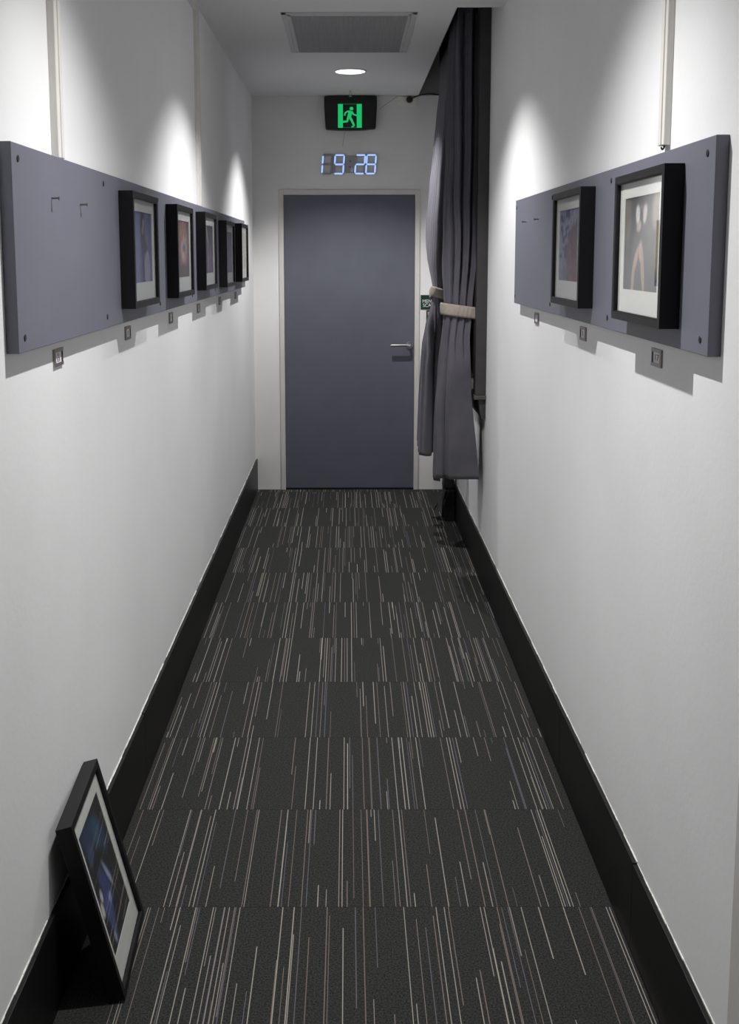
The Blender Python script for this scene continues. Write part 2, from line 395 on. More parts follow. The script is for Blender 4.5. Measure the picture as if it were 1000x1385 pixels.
# ------------------------------------------------------------------ curtains
def lerp_tab(tab, z):
    if z >= tab[0][0]: return tab[0][1]
    for (za, va), (zb, vb) in zip(tab, tab[1:]):
        if zb <= z <= za:
            t = (za - z) / (za - zb); t = t * t * (3 - 2 * t) * 0.5 + t * 0.5
            return va + (vb - va) * t
    return tab[-1][1]
def plan(xr, xl, yn, yf, rad, n, xe, dx=0.006, ya=0.012):
    """near face from (xr,yn) toward the corridor, round the corner, along +Y, then back toward the window"""
    pts = []
    A = Vector((xr, yn + ya)); Bc = Vector((xl + rad, yn))
    for i in range(12): pts.append(A.lerp(Bc, i / 12))
    for i in range(9):
        a = -PI / 2 - (PI / 2) * i / 8
        pts.append(Vector((xl + rad + rad * math.cos(a), yn + rad + rad * math.sin(a))))
    E1 = Vector((xl + dx, yf - rad))
    for i in range(1, 13): pts.append(Vector((xl, yn + rad)).lerp(E1, i / 12))
    for i in range(1, 7):
        a = PI - (PI / 2) * i / 6
        pts.append(Vector((xl + dx + rad + rad * math.cos(a), yf - rad + rad * math.sin(a))))
    E2 = Vector((xe, yf))
    for i in range(1, 6): pts.append(pts[-1].lerp(E2, i / 5) if i == 5 else Vector((xl + dx + rad, yf)).lerp(E2, i / 5))
    # resample evenly
    L = [0]
    for p, q in zip(pts, pts[1:]): L.append(L[-1] + (q - p).length)
    out = []; k = 0
    for i in range(n):
        s = L[-1] * i / (n - 1)
        while k < len(L) - 2 and L[k + 1] < s: k += 1
        t = (s - L[k]) / max(1e-9, L[k + 1] - L[k]); out.append(pts[k].lerp(pts[k + 1], t))
    return out
def bundle(tabs, zt, zh, n, rows, pleat, hemf):
    V = []
    for r in range(rows):
        t = r / (rows - 1)
        row = []
        z0 = zt + (zh - zt) * t
        P = plan(lerp_tab(tabs['xr'], z0), lerp_tab(tabs['xl'], z0), lerp_tab(tabs['yn'], z0), lerp_tab(tabs['yf'], z0), lerp_tab(tabs['rad'], z0), n, lerp_tab(tabs['xe'], z0), lerp_tab(tabs['dx'], z0), lerp_tab(tabs['ya'], z0))
        for i, p in enumerate(P):
            a = P[max(0, i - 1)]; c = P[min(n - 1, i + 1)]
            tan = (c - a).normalized(); nor = Vector((tan.y, -tan.x)) * -1      # outward : corridor / camera side
            s = i / (n - 1)
            off = pleat(s, z0)
            q = p + nor * off
            row.append((q.x, q.y, z0 + hemf(s, t)))
        V.append(row)
    return V
def grid_mesh(V):
    b = NB()
    vv = [[b.verts.new(p) for p in r] for r in V]
    for r in range(len(V) - 1):
        for i in range(len(V[0]) - 1): b.faces.new((vv[r][i], vv[r][i + 1], vv[r + 1][i + 1], vv[r + 1][i]))
    return b
def make_curtain(name, label, tabs, zt, zh, pleat, hemf, tie_z, tie_slope, tie_label_z):
    root = thing(name, label, 'curtain', (tabs['xl'][-1][1], tabs['yn'][-1][1], zh), group='tied back grey curtains at the window')
    off = Vector(root.location)
    V = bundle(tabs, zt, zh, 220, 110, pleat, hemf)
    V = [[tuple(Vector(p) - off) for p in r] for r in V]
    o = obj('drape', grid_mesh(V), M_CURT, root, smooth=True)
    md = o.modifiers.new('Solid', 'SOLIDIFY'); md.thickness = 0.002
    # tie band
    z0 = tie_z
    P = plan(lerp_tab(tabs['xr'], z0) + 0.004, lerp_tab(tabs['xl'], z0) , lerp_tab(tabs['yn'], z0), lerp_tab(tabs['yf'], z0), lerp_tab(tabs['rad'], z0), 70, 0.67, lerp_tab(tabs['dx'], z0), lerp_tab(tabs['ya'], z0))
    P = [Vector((0.676, P[0].y + 0.012))] + P
    hh = 0.029
    rows = []
    for k in range(7):
        dz = -hh + 2 * hh * k / 6
        row = []
        for i, p in enumerate(P):
            a = P[max(0, i - 1)]; c = P[min(len(P) - 1, i + 1)]
            tan = (c - a).normalized(); nor = Vector((tan.y, -tan.x)) * -1
            bul = 0.017 + 0.003 * (1 - (dz / hh) ** 2) + 0.002 * math.sin(i * 1.9 + 0.6 * k)
            q = p + nor * bul
            row.append(tuple(Vector((q.x, q.y, z0 + dz + tie_slope(q.x, q.y))) - off))
        rows.append(row)
    o = obj('tieback', grid_mesh(rows), M_TIE, root, smooth=True)
    o['label'] = 'cream cloth tieback'
    md = o.modifiers.new('Solid', 'SOLIDIFY'); md.thickness = 0.004; md.offset = 1
    # header tape and hooks on the track
    top = V[0]
    for i in range(0, len(top) - 6, 8):
        b = NB()
        x, y, z = top[i]
        tube(b, [(x, y, z - 0.05), (x, y, z + 0.01), (x, y, 2.9295 - off.z)], 0.006, 6)
        obj('hook', b, M_PLASTIC, root, smooth=True)
    return root
def pleat_near(s, z):
    # s 0..~.3 near face, ~.3..  corridor face
    ka = 1.0 if z > 1.45 else 0.0
    up = max(0.0, min(1.0, (z - 1.40) / 0.25)); up = up * up * (3 - 2 * up)
    lo = max(0.0, min(1.0, (1.40 - z) / 0.3)); lo = lo * lo * (3 - 2 * lo)
    ph = 0.35 * math.sin(2.2 * z)
    w = 0.010 + 0.010 * up
    v = w * math.sin(2 * PI * (s * 11 + 0.15) + ph) + 0.5 * w * math.sin(2 * PI * s * 23 + 1.3 + 1.2 * ph)
    mid = 1 - max(up, lo)
    v *= 1 - 0.45 * mid
    # below the band: the leading edge hangs as one flat wide panel
    if s < 0.36:
        flat = lo
        v = v * (1 - flat) + flat * (0.004 * math.sin(9 * s + 5 * z) + 0.003 * math.sin(17 * z + 12 * s))
        k = max(0.0, min(1.0, (s - 0.215) / 0.02)); k2 = max(0.0, min(1.0, (s - 0.25) / 0.09))
        v += flat * (0.016 * (1 - k) - 0.026 * k * (1 - k2 * k2 * (3 - 2 * k2)))
    else:
        v += lo * 0.010 * math.sin(2 * PI * (s * 6) + 0.5)
    return v
near_tabs = dict(ya=[(2.95, 0.012), (0.5, 0.012)],dx=[(2.95, 0.015), (0.5, 0.015)],
    xr=[(2.95, 0.660), (2.2, 0.660), (1.8, 0.652), (1.41, 0.625), (1.25, 0.612), (1.0, 0.622), (0.55, 0.664)],
    xl=[(2.95, 0.555), (2.54, 0.537), (2.2, 0.532), (1.84, 0.517), (1.45, 0.494), (1.36, 0.490), (1.1, 0.474), (0.87, 0.458), (0.54, 0.455)],
    yn=[(2.95, 5.53), (2.0, 5.51), (1.41, 5.47), (1.0, 5.44), (0.54, 5.425)],
    yf=[(2.95, 5.95), (2.0, 5.86), (1.41, 5.66), (1.0, 5.70), (0.54, 5.76)],
    rad=[(2.8, 0.03), (1.41, 0.045), (0.54, 0.035)],
    xe=[(2.8, 0.64), (1.41, 0.64), (0.54, 0.64)])
make_curtain('curtain', 'nearer grey curtain, tied with a cream band, wide flat hem toward camera', near_tabs, 2.90, 0.545, pleat_near,
             lambda s, t: -0.03 * t * max(0, min(1, (s - 0.33) / 0.08)) , 1.405, lambda x, y: -0.14 * (x - 0.49) - 0.02 * (y - 5.47), 0)
def pleat_far(s, z):
    up = max(0.0, min(1.0, (z - 1.46) / 0.25)); lo = max(0.0, min(1.0, (1.46 - z) / 0.3))
    w = 0.006 + 0.020 * lo - 0.002 * up
    ph = 0.3 * math.sin(2 * z + 1)
    v = w * math.sin(2 * PI * (s * 6 + 0.45) + ph) + 0.4 * w * math.sin(2 * PI * s * 19 + ph)
    return v * (1 - 0.6 * (1 - max(up, lo)))
far_tabs = dict(ya=[(2.95, 0.05), (1.46, 0.03), (1.1, 0.17), (0.5, 0.2)],dx=[(2.95, 0.0), (1.7, -0.008), (1.46, 0.01), (1.0, 0.03), (0.5, 0.035)],
    xr=[(2.95, 0.665), (1.8, 0.66), (1.46, 0.60), (1.1, 0.62), (0.52, 0.665)],
    xl=[(2.95, 0.575), (2.68, 0.571), (2.5, 0.553), (2.3, 0.536), (2.1, 0.518), (1.85, 0.498), (1.65, 0.495), (1.46, 0.510), (1.38, 0.500), (1.25, 0.478), (1.0, 0.456), (0.75, 0.446), (0.5, 0.440)],
    yn=[(2.95, 6.34), (1.8, 6.30), (1.46, 6.33), (0.52, 6.29)],
    yf=[(2.95, 6.95), (1.8, 6.85), (1.46, 6.66), (1.0, 6.76), (0.52, 6.86)],
    rad=[(2.8, 0.03), (1.46, 0.04), (0.52, 0.03)],
    xe=[(2.8, 0.64), (0.5, 0.64)])
make_curtain('curtain', 'farther grey curtain near the door with brightly lit left edge', far_tabs, 2.86, 0.505, pleat_far,
             lambda s, t: 0.006 * math.sin(9 * s) * t, 1.47, lambda x, y: -0.35 * (x - 0.49) - 0.08 * (y - 6.33), 0)
tr = NB(); box(tr, 0.56, 0.585, 5.45, 7.0, 2.93, 2.95)
for y in (5.5, 6.2, 6.9): box(tr, 0.567, 0.577, y - 0.01, y + 0.01, 2.95, PT)
tag(obj('curtain_track', tr, M_ARCH), 'dark curtain track hidden in the ceiling recess above the curtains', 'curtain track')

# ------------------------------------------------------------------ grey hanging panels
PTH = 0.025
def panel(name, label, xw, sgn, y0, y1, ys):
    r = thing(name, label, 'panel', (xw, y0, 1.482))
    b = NB(); xa, xb = sorted((0.0, sgn * PTH)); box(b, xa, xb, 0, y1 - y0, 0, 0.404); obj('board', b, M_PANEL, r, bevel=0.0015)
    for y in ys:
        for z in (1.857, 1.511):
            s = NB(); cyl(s, (sgn * (PTH - 0.002), y - y0, z - 1.482), (sgn, 0, 0), 0.0085, 0.0035, 20, 0.0065); obj('screw', s, M_SCREW, r)
    return r
panel('hanging_panel', 'long blue grey display panel on the left wall', WL, 1, 2.098, 6.79, [2.138, 2.88, 3.70, 4.47, 5.24, 6.0, 6.75])
panel('hanging_panel', 'shorter blue grey display panel on the right wall', WR, -1, 2.014, 4.378, [2.058, 2.80, 3.60, 4.356])
XPL, XPR = WL + PTH, WR - PTH

# ------------------------------------------------------------------ framed pictures
def frame_mesh(w, h, d, bw):
    b = NB()
    # mitred profile swept round : outer box ring with a lip
    prof = [(0, 0), (0, -d), (bw * 0.85, -d), (bw, -d + 0.002), (bw, -d + 0.007), (bw - 0.004, -d + 0.007), (bw - 0.004, 0)]
    cs = [(-w / 2, 0, 1, 1), (w / 2, 0, -1, 1), (w / 2, h, -1, -1), (-w / 2, h, 1, -1)]
    rings = [[b.verts.new((cx + sx * p, q, cz + sz * p)) for p, q in prof] for cx, cz, sx, sz in cs]
    n = len(prof)
    for k in range(4):
        A, B = rings[k], rings[(k + 1) % 4]
        for i in range(n):
            j = (i + 1) % n; b.faces.new((A[i], A[j], B[j], B[i]))
    return b
def mat_meshes(w, h, bw, d, pw, ph, dz):
    """mat board with a window of pw x ph, centre lifted by dz"""
    y = -d + 0.0102
    x0, x1, z0, z1 = -w / 2 + bw - 0.003, w / 2 - bw + 0.003, bw - 0.003, h - bw + 0.003
    a0, a1 = -pw / 2, pw / 2; c0, c1 = h / 2 + dz - ph / 2, h / 2 + dz + ph / 2
    b = NB(); t = 0.002
    box(b, x0, a0, y, y + t, z0, z1); box(b, a1, x1, y, y + t, z0, z1); box(b, a0, a1, y, y + t, z0, c0); box(b, a0, a1, y, y + t, c1, z1)
    return b, (a0, a1, c0, c1, y + t), (x0, x1, z0, z1)
def print_mesh(name, a0, a1, c0, c1, y, fn, nx=56, nz=44):
    b = NB(); vv = []
    for j in range(nz + 1):
        vv.append([b.verts.new((a0 + (a1 - a0) * i / nx, y, c0 + (c1 - c0) * j / nz)) for i in range(nx + 1)])
    for j in range(nz):
        for i in range(nx): b.faces.new((vv[j][i], vv[j][i + 1], vv[j + 1][i + 1], vv[j + 1][i]))
    # thin backing so the print has a thickness
    box(b, a0 - 0.006, a1 + 0.006, y + 0.0006, y + 0.0025, c0 - 0.006, c1 + 0.006)
    me = bpy.data.meshes.new(name); bmesh.ops.recalc_face_normals(b, faces=b.faces[-6:]); b.to_mesh(me); b.free()
    ca = me.color_attributes.new('Col', 'FLOAT_COLOR', 'POINT')
    N = (nx + 1) * (nz + 1)
    for k in range(len(me.vertices)):
        if k < N:
            u, v = (k % (nx + 1)) / nx, (k // (nx + 1)) / nz
            c = fn(u, v)
        else: c = (0.5, 0.5, 0.5)
        ca.data[k].color = (*[max(0.0, x) for x in c], 1)
    me.materials.append(M_PRINT)
    return me
def lin(r, g, bl): return tuple((x / 255) ** 2.2 for x in (r, g, bl))
def blobs(bg, lst, seed=0, grain=0.12, streak=0.0):
    rnd = random.Random(seed); hh = [[rnd.random() for _ in range(64)] for _ in range(64)]
    def nz(u, v, s):
        x, y = u * s, v * s; i, j = int(x) % 63, int(y) % 63; fx, fy = x - int(x), y - int(y)
        return (hh[i][j] * (1 - fx) + hh[i + 1][j] * fx) * (1 - fy) + (hh[i][j + 1] * (1 - fx) + hh[i + 1][j + 1] * fx) * fy
    def fn(u, v):
        c = list(bg(u, v)) if callable(bg) else list(bg)
        for (cu, cv, ru, rv, ang, col, soft) in lst:
            du, dv = u - cu, v - cv; ca, sa = math.cos(ang), math.sin(ang)
            a = (du * ca + dv * sa) / ru; e = (-du * sa + dv * ca) / rv
            d = math.hypot(a, e) + (nz(u + 0.3, v + 0.7, 9) - 0.5) * 0.35
            t = max(0.0, min(1.0, (1 + soft - d) / (2 * soft + 1e-6))); t = t * t * (3 - 2 * t)
            c = [x * (1 - t) + y * t for x, y in zip(c, col)]
        g = 1 + grain * 2 * (nz(u, v, 24) - 0.5) + grain * (nz(u, v, 50) - 0.5)
        return tuple(x * g for x in c)
    return fn
# contents of the prints (u to the right, v up)
art_blue = blobs(lin(95, 100, 138), [
    (0.20, 0.45, 0.16, 0.65, 0, lin(128, 136, 170), .5), (0.62, 0.3, 0.3, 0.5, 0, lin(92, 95, 135), .4), (0.88, 0.7, 0.1, 0.5, 0, lin(70, 74, 120), .5),
    (0.50, 0.72, 0.12, 0.34, 0.05, lin(44, 42, 58), .3), (0.58, 0.50, 0.16, 0.10, 0, lin(38, 37, 52), .3), (0.50, 0.25, 0.06, 0.4, 0, lin(52, 54, 80), .3),
    (0.54, 0.84, 0.05, 0.06, 0, lin(160, 128, 132), .3), (0.50, 0.74, 0.06, 0.05, 0.5, lin(150, 120, 128), .3), (0.72, 0.19, 0.17, 0.24, 0, lin(152, 150, 172), .12)], 1)
art_hands = blobs(lin(92, 72, 68), [
    (0.55, 0.55, 0.42, 0.40, 0, lin(160, 112, 92), .4), (0.35, 0.80, 0.07, 0.16, 0.2, lin(172, 120, 100), .3), (0.52, 0.88, 0.06, 0.14, 0, lin(165, 116, 98), .3),
    (0.70, 0.82, 0.06, 0.15, -0.2, lin(160, 112, 96), .3), (0.58, 0.52, 0.26, 0.22, 0, lin(205, 168, 150), .35), (0.60, 0.50, 0.13, 0.10, 0.3, lin(110, 108, 140), .3),
    (0.66, 0.62, 0.07, 0.06, 0, lin(170, 165, 185), .3), (0.5, 0.40, 0.10, 0.05, 0.4, lin(215, 185, 165), .3), (0.4, 0.08, 0.5, 0.14, 0, lin(100, 80, 72), .4)], 2, 0.25)
art_purple = blobs(lin(58, 48, 58), [
    (0.3, 0.82, 0.035, 0.18, 0.25, lin(190, 180, 178), .4), (0.42, 0.6, 0.05, 0.12, 0, lin(150, 135, 150), .4), (0.68, 0.3, 0.2, 0.28, 0, lin(125, 80, 112), .4),
    (0.4, 0.28, 0.13, 0.3, 0, lin(110, 95, 130), .4), (0.42, 0.22, 0.05, 0.25, 0, lin(170, 130, 165), .4), (0.85, 0.85, 0.2, 0.2, 0, lin(45, 38, 42), .4)], 3)
art_reflect = blobs(lin(66, 60, 70), [(0.4, 0.2, 0.35, 0.35, 0, lin(88, 88, 118), .5), (0.85, 0.5, 0.2, 0.6, 0, lin(96, 76, 66), .4), (0.4, 0.75, 0.4, 0.25, 0, lin(82, 76, 84), .4)], 4)  # dim reflections in this picture's glass, painted into the print colours
art_pale = blobs(lin(186, 178, 176), [(0.2, 0.45, 0.13, 0.42, 0.05, lin(140, 104, 88), .4), (0.32, 0.25, 0.08, 0.26, 0, lin(165, 130, 118), .4), (0.7, 0.6, 0.2, 0.4, 0, lin(200, 196, 194), .4)], 5)
_r = random.Random(3)
art_hill = blobs(lin(142, 143, 160), [(0.25 + 0.5 * _r.random() * 0.9 - 0.2, 0.35 + 0.62 * _r.random(), 0.025 + 0.03 * _r.random(), 0.02 + 0.035 * _r.random(), _r.random(), lin(62, 66, 104), .4) for _ in range(38)] + [
    (0.66, 0.25, 0.30, 0.40, 0.12, lin(128, 100, 96), .25), (0.76, 0.52, 0.17, 0.26, 0.1, lin(112, 88, 88), .25), (0.35, 0.12, 0.2, 0.1, 0, lin(120, 118, 135), .4), (0.98, 0.5, 0.08, 0.5, 0, lin(165, 158, 150), .3), (0.84, 0.75, 0.05, 0.1, 0, lin(88, 84, 110), .3)], 6, 0.25)
art_reach = blobs(lin(60, 61, 64), [
    (0.55, 0.35, 0.5, 0.5, 0, lin(74, 75, 78), .5), (0.05, 0.8, 0.12, 0.3, 0, lin(120, 108, 100), .4), (0.93, 0.85, 0.14, 0.2, 0, lin(160, 146, 128), .4), (0.95, 0.45, 0.07, 0.3, 0, lin(150, 128, 92), .4),
    (0.38, 0.80, 0.06, 0.09, 0.1, lin(216, 208, 210), .25), (0.58, 0.80, 0.055, 0.10, -0.15, lin(210, 196, 198), .25), (0.48, 0.86, 0.05, 0.05, 0, lin(120, 105, 100), .3), (0.47, 0.74, 0.045, 0.14, 0, lin(60, 52, 58), .3), (0.42, 0.68, 0.07, 0.05, 0.4, lin(190, 158, 150), .3),
    (0.48, 0.42, 0.05, 0.12, 0, lin(190, 158, 146), .25), (0.34, 0.32, 0.05, 0.2, -0.5, lin(182, 150, 138), .25), (0.55, 0.25, 0.05, 0.24, 0.18, lin(176, 146, 134), .25), (0.27, 0.1, 0.05, 0.16, -0.1, lin(164, 138, 128), .3), (0.80, 0.12, 0.15, 0.12, 0.3, lin(70, 68, 74), .3)], 7)
art_night = blobs(lin(26, 22, 24), [
    (0.35, 0.86, 0.28, 0.12, -0.2, lin(36, 62, 92), .5), (0.62, 0.80, 0.14, 0.12, 0, lin(44, 86, 112), .5), (0.78, 0.68, 0.10, 0.12, 0, lin(32, 66, 92), .5), (0.25, 0.76, 0.12, 0.10, 0, lin(60, 72, 110), .5),
    (0.30, 0.58, 0.16, 0.13, 0.3, lin(24, 20, 26), .4), (0.42, 0.42, 0.20, 0.12, -0.7, lin(64, 72, 122), .4), (0.30, 0.30, 0.16, 0.13, -0.5, lin(72, 82, 140), .4), (0.58, 0.46, 0.04, 0.15, 0.6, lin(150, 170, 205), .4),
    (0.18, 0.44, 0.05, 0.05, 0, lin(205, 208, 216), .35), (0.10, 0.36, 0.05, 0.06, 0, lin(225, 222, 214), .35), (0.44, 0.32, 0.06, 0.04, 0, lin(140, 150, 190), .3), (0.28, 0.14, 0.07, 0.12, 0.2, lin(70, 86, 130), .4), (0.24, 0.07, 0.04, 0.04, 0, lin(160, 165, 180), .4),
    (0.70, 0.28, 0.02, 0.3, 0.15, lin(70, 56, 52), .5), (0.82, 0.25, 0.015, 0.3, 0.15, lin(64, 52, 48), .5), (0.60, 0.18, 0.012, 0.2, 0.15, lin(58, 48, 46), .5)], 8, 0.2)

FWD, FH, FD, FB = 0.400, 0.328, 0.040, 0.0195
me_frame = mesh_of('frame', frame_mesh(FWD, FH, FD, FB), M_FRAME)
bmat, (a0, a1, c0, c1, yp), (gx0, gx1, gz0, gz1) = mat_meshes(FWD, FH, FB, FD, 0.276, 0.205, 0.009)
me_mat = mesh_of('mat_board', bmat, M_MAT)
gb = NB(); box(gb, gx0, gx1, -FD + 0.0072, -FD + 0.0088, gz0, gz1); me_glass = mesh_of('glass', gb, M_GLASS)
bb = NB(); box(bb, gx0, gx1, -0.012, -0.006, gz0, gz1); me_back = mesh_of('backing_board', bb, M_BROWN)
def hang(label, x, y, z, rz, art, tilt=0.0):
    r = thing('picture_frame', label, 'framed picture', (x, y, z), (0, tilt, rz), 'black framed pictures hung on the panels')
    link('frame', me_frame, r); link('mat_board', me_mat, r); link('glass', me_glass, r); link('backing_board', me_back, r)
    link('print', print_mesh('print', a0 - 0.002, a1 + 0.002, c0 - 0.002, c1 + 0.002, yp + 0.0004, art), r)
    return r
LR, RR = PI / 2, -PI / 2
hang('framed blue print with a dark figure, nearest picture on the left panel', XPL + 0.001, 3.262, 1.523, LR, art_blue)
hang('framed brown and orange print, second picture on the left panel', XPL + 0.001, 4.052, 1.523, LR, art_hands)
hang('framed dark purple print, third picture on the left panel', XPL + 0.001, 4.808, 1.527, LR, art_purple)
hang('framed print coloured with dim grey reflections, fourth and lowest picture on the left panel', XPL + 0.001, 5.612, 1.517, LR, art_reflect)
hang('framed pale print at the far end of the left panel', XPL + 0.001, 6.392, 1.526, LR, art_pale)
hang('framed grey print with pink raised hands on the right panel near its end', XPR - 0.001, 2.392, 1.522, RR, art_reach)
hang('framed print of blue speckles and a brown mound on the right panel', XPR - 0.001, 3.172, 1.526, RR, art_hill)

# the picture leaning on the floor
W2, H2, FD2 = 0.3285, 0.431, 0.036
lean = 0.2497
r = thing('leaning_picture_frame', 'black framed dark blue print leaning on the left wall on the floor', 'framed picture', (-0.5475, 2.4125, 0.0), (0, 0, LR))
tiltm = Matrix.Rotation(lean, 4, 'X')     # top goes toward +Y local (the wall)
yaw = Matrix.Rotation(0.0528, 4, 'Z')
bm_, (pa0, pa1, pc0, pc1, pyp), (qx0, qx1, qz0, qz1) = mat_meshes(W2, H2, 0.0175, FD2, 0.222, 0.300, 0.006)
pieces = [('frame', mesh_of('frame', frame_mesh(W2, H2, FD2, 0.0175), M_FRAME)), ('mat_board', mesh_of('mat_board', bm_, M_MAT))]
g = NB(); box(g, qx0, qx1, -FD2 + 0.0072, -FD2 + 0.0088, qz0, qz1); pieces.append(('glass', mesh_of('glass', g, M_GLASS)))
g = NB(); box(g, qx0, qx1, -0.012, -0.006, qz0, qz1); pieces.append(('backing_board', mesh_of('backing_board', g, M_BROWN)))
pieces.append(('print', print_mesh('print', pa0 - 0.002, pa1 + 0.002, pc0 - 0.002, pc1 + 0.002, pyp + 0.0004, art_night, 48, 60)))
for n_, me in pieces:
    me.transform(yaw @ Matrix.Rotation(-lean, 4, 'X')); link(n_, me, r)

# ------------------------------------------------------------------ nails and label holders
def nail(label, x, y, z, sgn):
    b = NB(); cyl(b, (-sgn * 0.008, 0, 0), (sgn, 0, 0), 0.0024, 0.024, 10); cyl(b, (sgn * 0.015, 0, 0), (sgn, 0, 0), 0.0045, 0.002, 14)
    o = obj('nail', b, M_NAIL, loc=(x, y, z)); tag(o, label, 'nail', 'bare nails for pictures')
nail('bare nail in the left panel, the one nearer its end', XPL, 2.372, 1.794, 1)
nail('bare nail in the left panel, the one nearer the first picture', XPL, 2.624, 1.792, 1)
nail('bare nail in the right panel, the one nearer the curtain', XPR, 4.109, 1.795, -1)
nail('bare nail in the right panel, the one nearer the speckled picture', XPR, 3.848, 1.796, -1)
hw, hh_, hd = 0.077, 0.040, 0.006
b = NB()
box(b, -hw / 2, hw / 2, -0.002, 0, 0, hh_)
box(b, -hw / 2, -hw / 2 + 0.012, -hd, -0.002, 0, hh_); box(b, -hw / 2 + 0.012, hw / 2, -hd, -0.002, 0, 0.008); box(b, -hw / 2 + 0.012, hw / 2, -hd, -0.002, hh_ - 0.008, hh_)
me_hold = mesh_of('holder', b, M_BRONZE)
b = NB(); box(b, -hw / 2 + 0.012, hw / 2 - 0.014, -0.0045, -0.002, 0.008, hh_ - 0.008); me_card = mesh_of('card', b, M_CARD)
b = NB(); box(b, hw / 2 - 0.014, hw / 2 - 0.002, -hd + 0.0005, -0.002, 0.008, hh_ - 0.008); me_slot = mesh_of('slot', b, M_SCREW)
# mirrored set for the right wall
def mirrored(me):
    m2 = me.copy(); m2.transform(Matrix.Scale(-1, 4, (1, 0, 0))); m2.flip_normals(); return m2
sets = {LR: (me_hold, me_card, me_slot), RR: tuple(mirrored(m) for m in (me_hold, me_card, me_slot))}
def holder(label, x, y, rz, txt, tsize):
    r = thing('label_holder', label, 'label holder', (x + (-0.0015 if rz == LR else 0.0015), y, 1.4225), (0, 0, rz), 'small metal label holders under the panels')
    h_, c_, s_ = sets[rz]
    link('holder', h_, r); link('card', c_, r); link('slot', s_, r)
    t = text_mesh(txt, tsize, 0.0002, M_INK); sx = 1.9
    t.transform(Matrix.Scale(sx, 4, (1, 0, 0)))
    link('lettering', t, r, loc=(-0.001 if rz == LR else 0.001, -0.0048, hh_ / 2 - (0.0 if '\n' not in txt else 0.0)))
for y, lab, txt, ts in ((2.464, 'metal label holder under the two bare nails on the left wall', "1-\nE3", 0.013), (3.255, 'metal label holder below the blue print', '1', 0.02), (4.057, 'metal label holder below the brown print', '1', 0.02),
                        (4.815, 'metal label holder below the purple print', '1', 0.02), (5.626, 'metal label holder below the dim grey print', '1', 0.02), (6.42, 'metal label holder below the pale print, farthest on the left wall', '1', 0.02)):
    holder(lab, WL, y, LR, txt, ts)
for y, lab, txt, ts in ((2.422, 'metal label holder below the raised hands print on the right wall', '17', 0.02), (3.189, 'metal label holder below the speckled print on the right wall', '1', 0.02), (3.979, 'metal label holder under the bare nails on the right wall', '1', 0.02)):
    holder(lab, WR, y, RR, txt, ts)

# ------------------------------------------------------------------ ceiling fittings
vent = thing('ceiling_vent', 'rectangular grey egg crate return air grille in the ceiling', 'vent', (0.01, 5.6, C))
ox, oy = 0.01, 5.6
def rel(x0, x1, y0, y1, z0, z1): return (x0 - ox, x1 - ox, y0 - oy, y1 - oy, z0, z1)
b = NB()
X0, X1, Y0, Y1 = -0.300, 0.318, 5.095, 6.062
for a in ((X0, X0 + 0.022, Y0, Y1), (X1 - 0.022, X1, Y0, Y1), (X0, X1, Y0, Y0 + 0.03), (X0, X1, Y1 - 0.014, Y1)): box(b, *rel(*a, -0.005, 0.0))
for a in ((X0 + 0.026, VX0 + 0.004, Y0 + 0.03, Y1 - 0.014), (VX1 - 0.004, X1 - 0.026, Y0 + 0.03, Y1 - 0.014), (X0 + 0.026, X1 - 0.026, Y0 + 0.034, VY0 + 0.004)): box(b, *rel(*a, -0.004, 0.0))
obj('vent_frame', b, M_VENT, vent, bevel=0.0015)
b = NB()
n = 44
for i in range(1, n):
    x = VX0 + (VX1 - VX0) * i / n; box(b, *rel(x - 0.0011, x + 0.0011, VY0, VY1 - 0.006, -0.003, 0.010))
n = 72
for i in range(1, n):
    y = VY0 + (VY1 - VY0) * i / n; box(b, *rel(VX0, VX1, y - 0.0011, y + 0.0011, -0.003, 0.010))
obj('egg_crate_grille', b, M_VSLAT, vent)
b = NB()
box(b, *rel(VX0 - 0.01, VX1 + 0.01, VY0 - 0.01, VY1 + 0.01, 0.16, 0.17))
for a in ((VX0 - 0.01, VX0, VY0, VY1), (VX1, VX1 + 0.01, VY0, VY1), (VX0, VX1, VY0 - 0.01, VY0), (VX0, VX1, VY1, VY1 + 0.01)): box(b, *rel(*a, 0.042, 0.16))
obj('duct', b, M_DARK, vent)
b = NB(); cyl(b, (0.018 - ox, 5.178 - oy, -0.004), (0, 0, -1), 0.008, 0.008, 14); obj('latch', b, M_STEEL, vent)

def ring(b, r0, r1, z0, z1, n=48):
    A = [[b.verts.new((r * math.cos(2 * PI * i / n), r * math.sin(2 * PI * i / n), z)) for i in range(n)] for r, z in ((r0, z1), (r0, z0), (r1 - 0.004, z0), (r1, z0 + 0.003), (r1, z1))]
    for k in range(5):
        P, Q = A[k], A[(k + 1) % 5]
        for i in range(n):
            j = (i + 1) % n; b.faces.new((P[i], P[j], Q[j], Q[i]))
b = NB(); ring(b, 0.089, 0.099, -0.006, 0.0); me_ring = mesh_of('trim_ring', b, M_WHITE, True)
b = NB(); cyl(b, (0, 0, 0.0), (0, 0, -1), 0.0895, 0.003, 48); me_dif = mesh_of('diffuser', b, M_LAMP)
LIGHTS = ((6.67, 'lit round white downlight in the ceiling between vent and exit sign', 1.14, 114, 0.55), (4.42, 'round downlight in the ceiling above the third left picture', 1.0, 115, 0.55), (2.42, 'round downlight in the ceiling above the bare nails', 1.22, 120, 0.9))
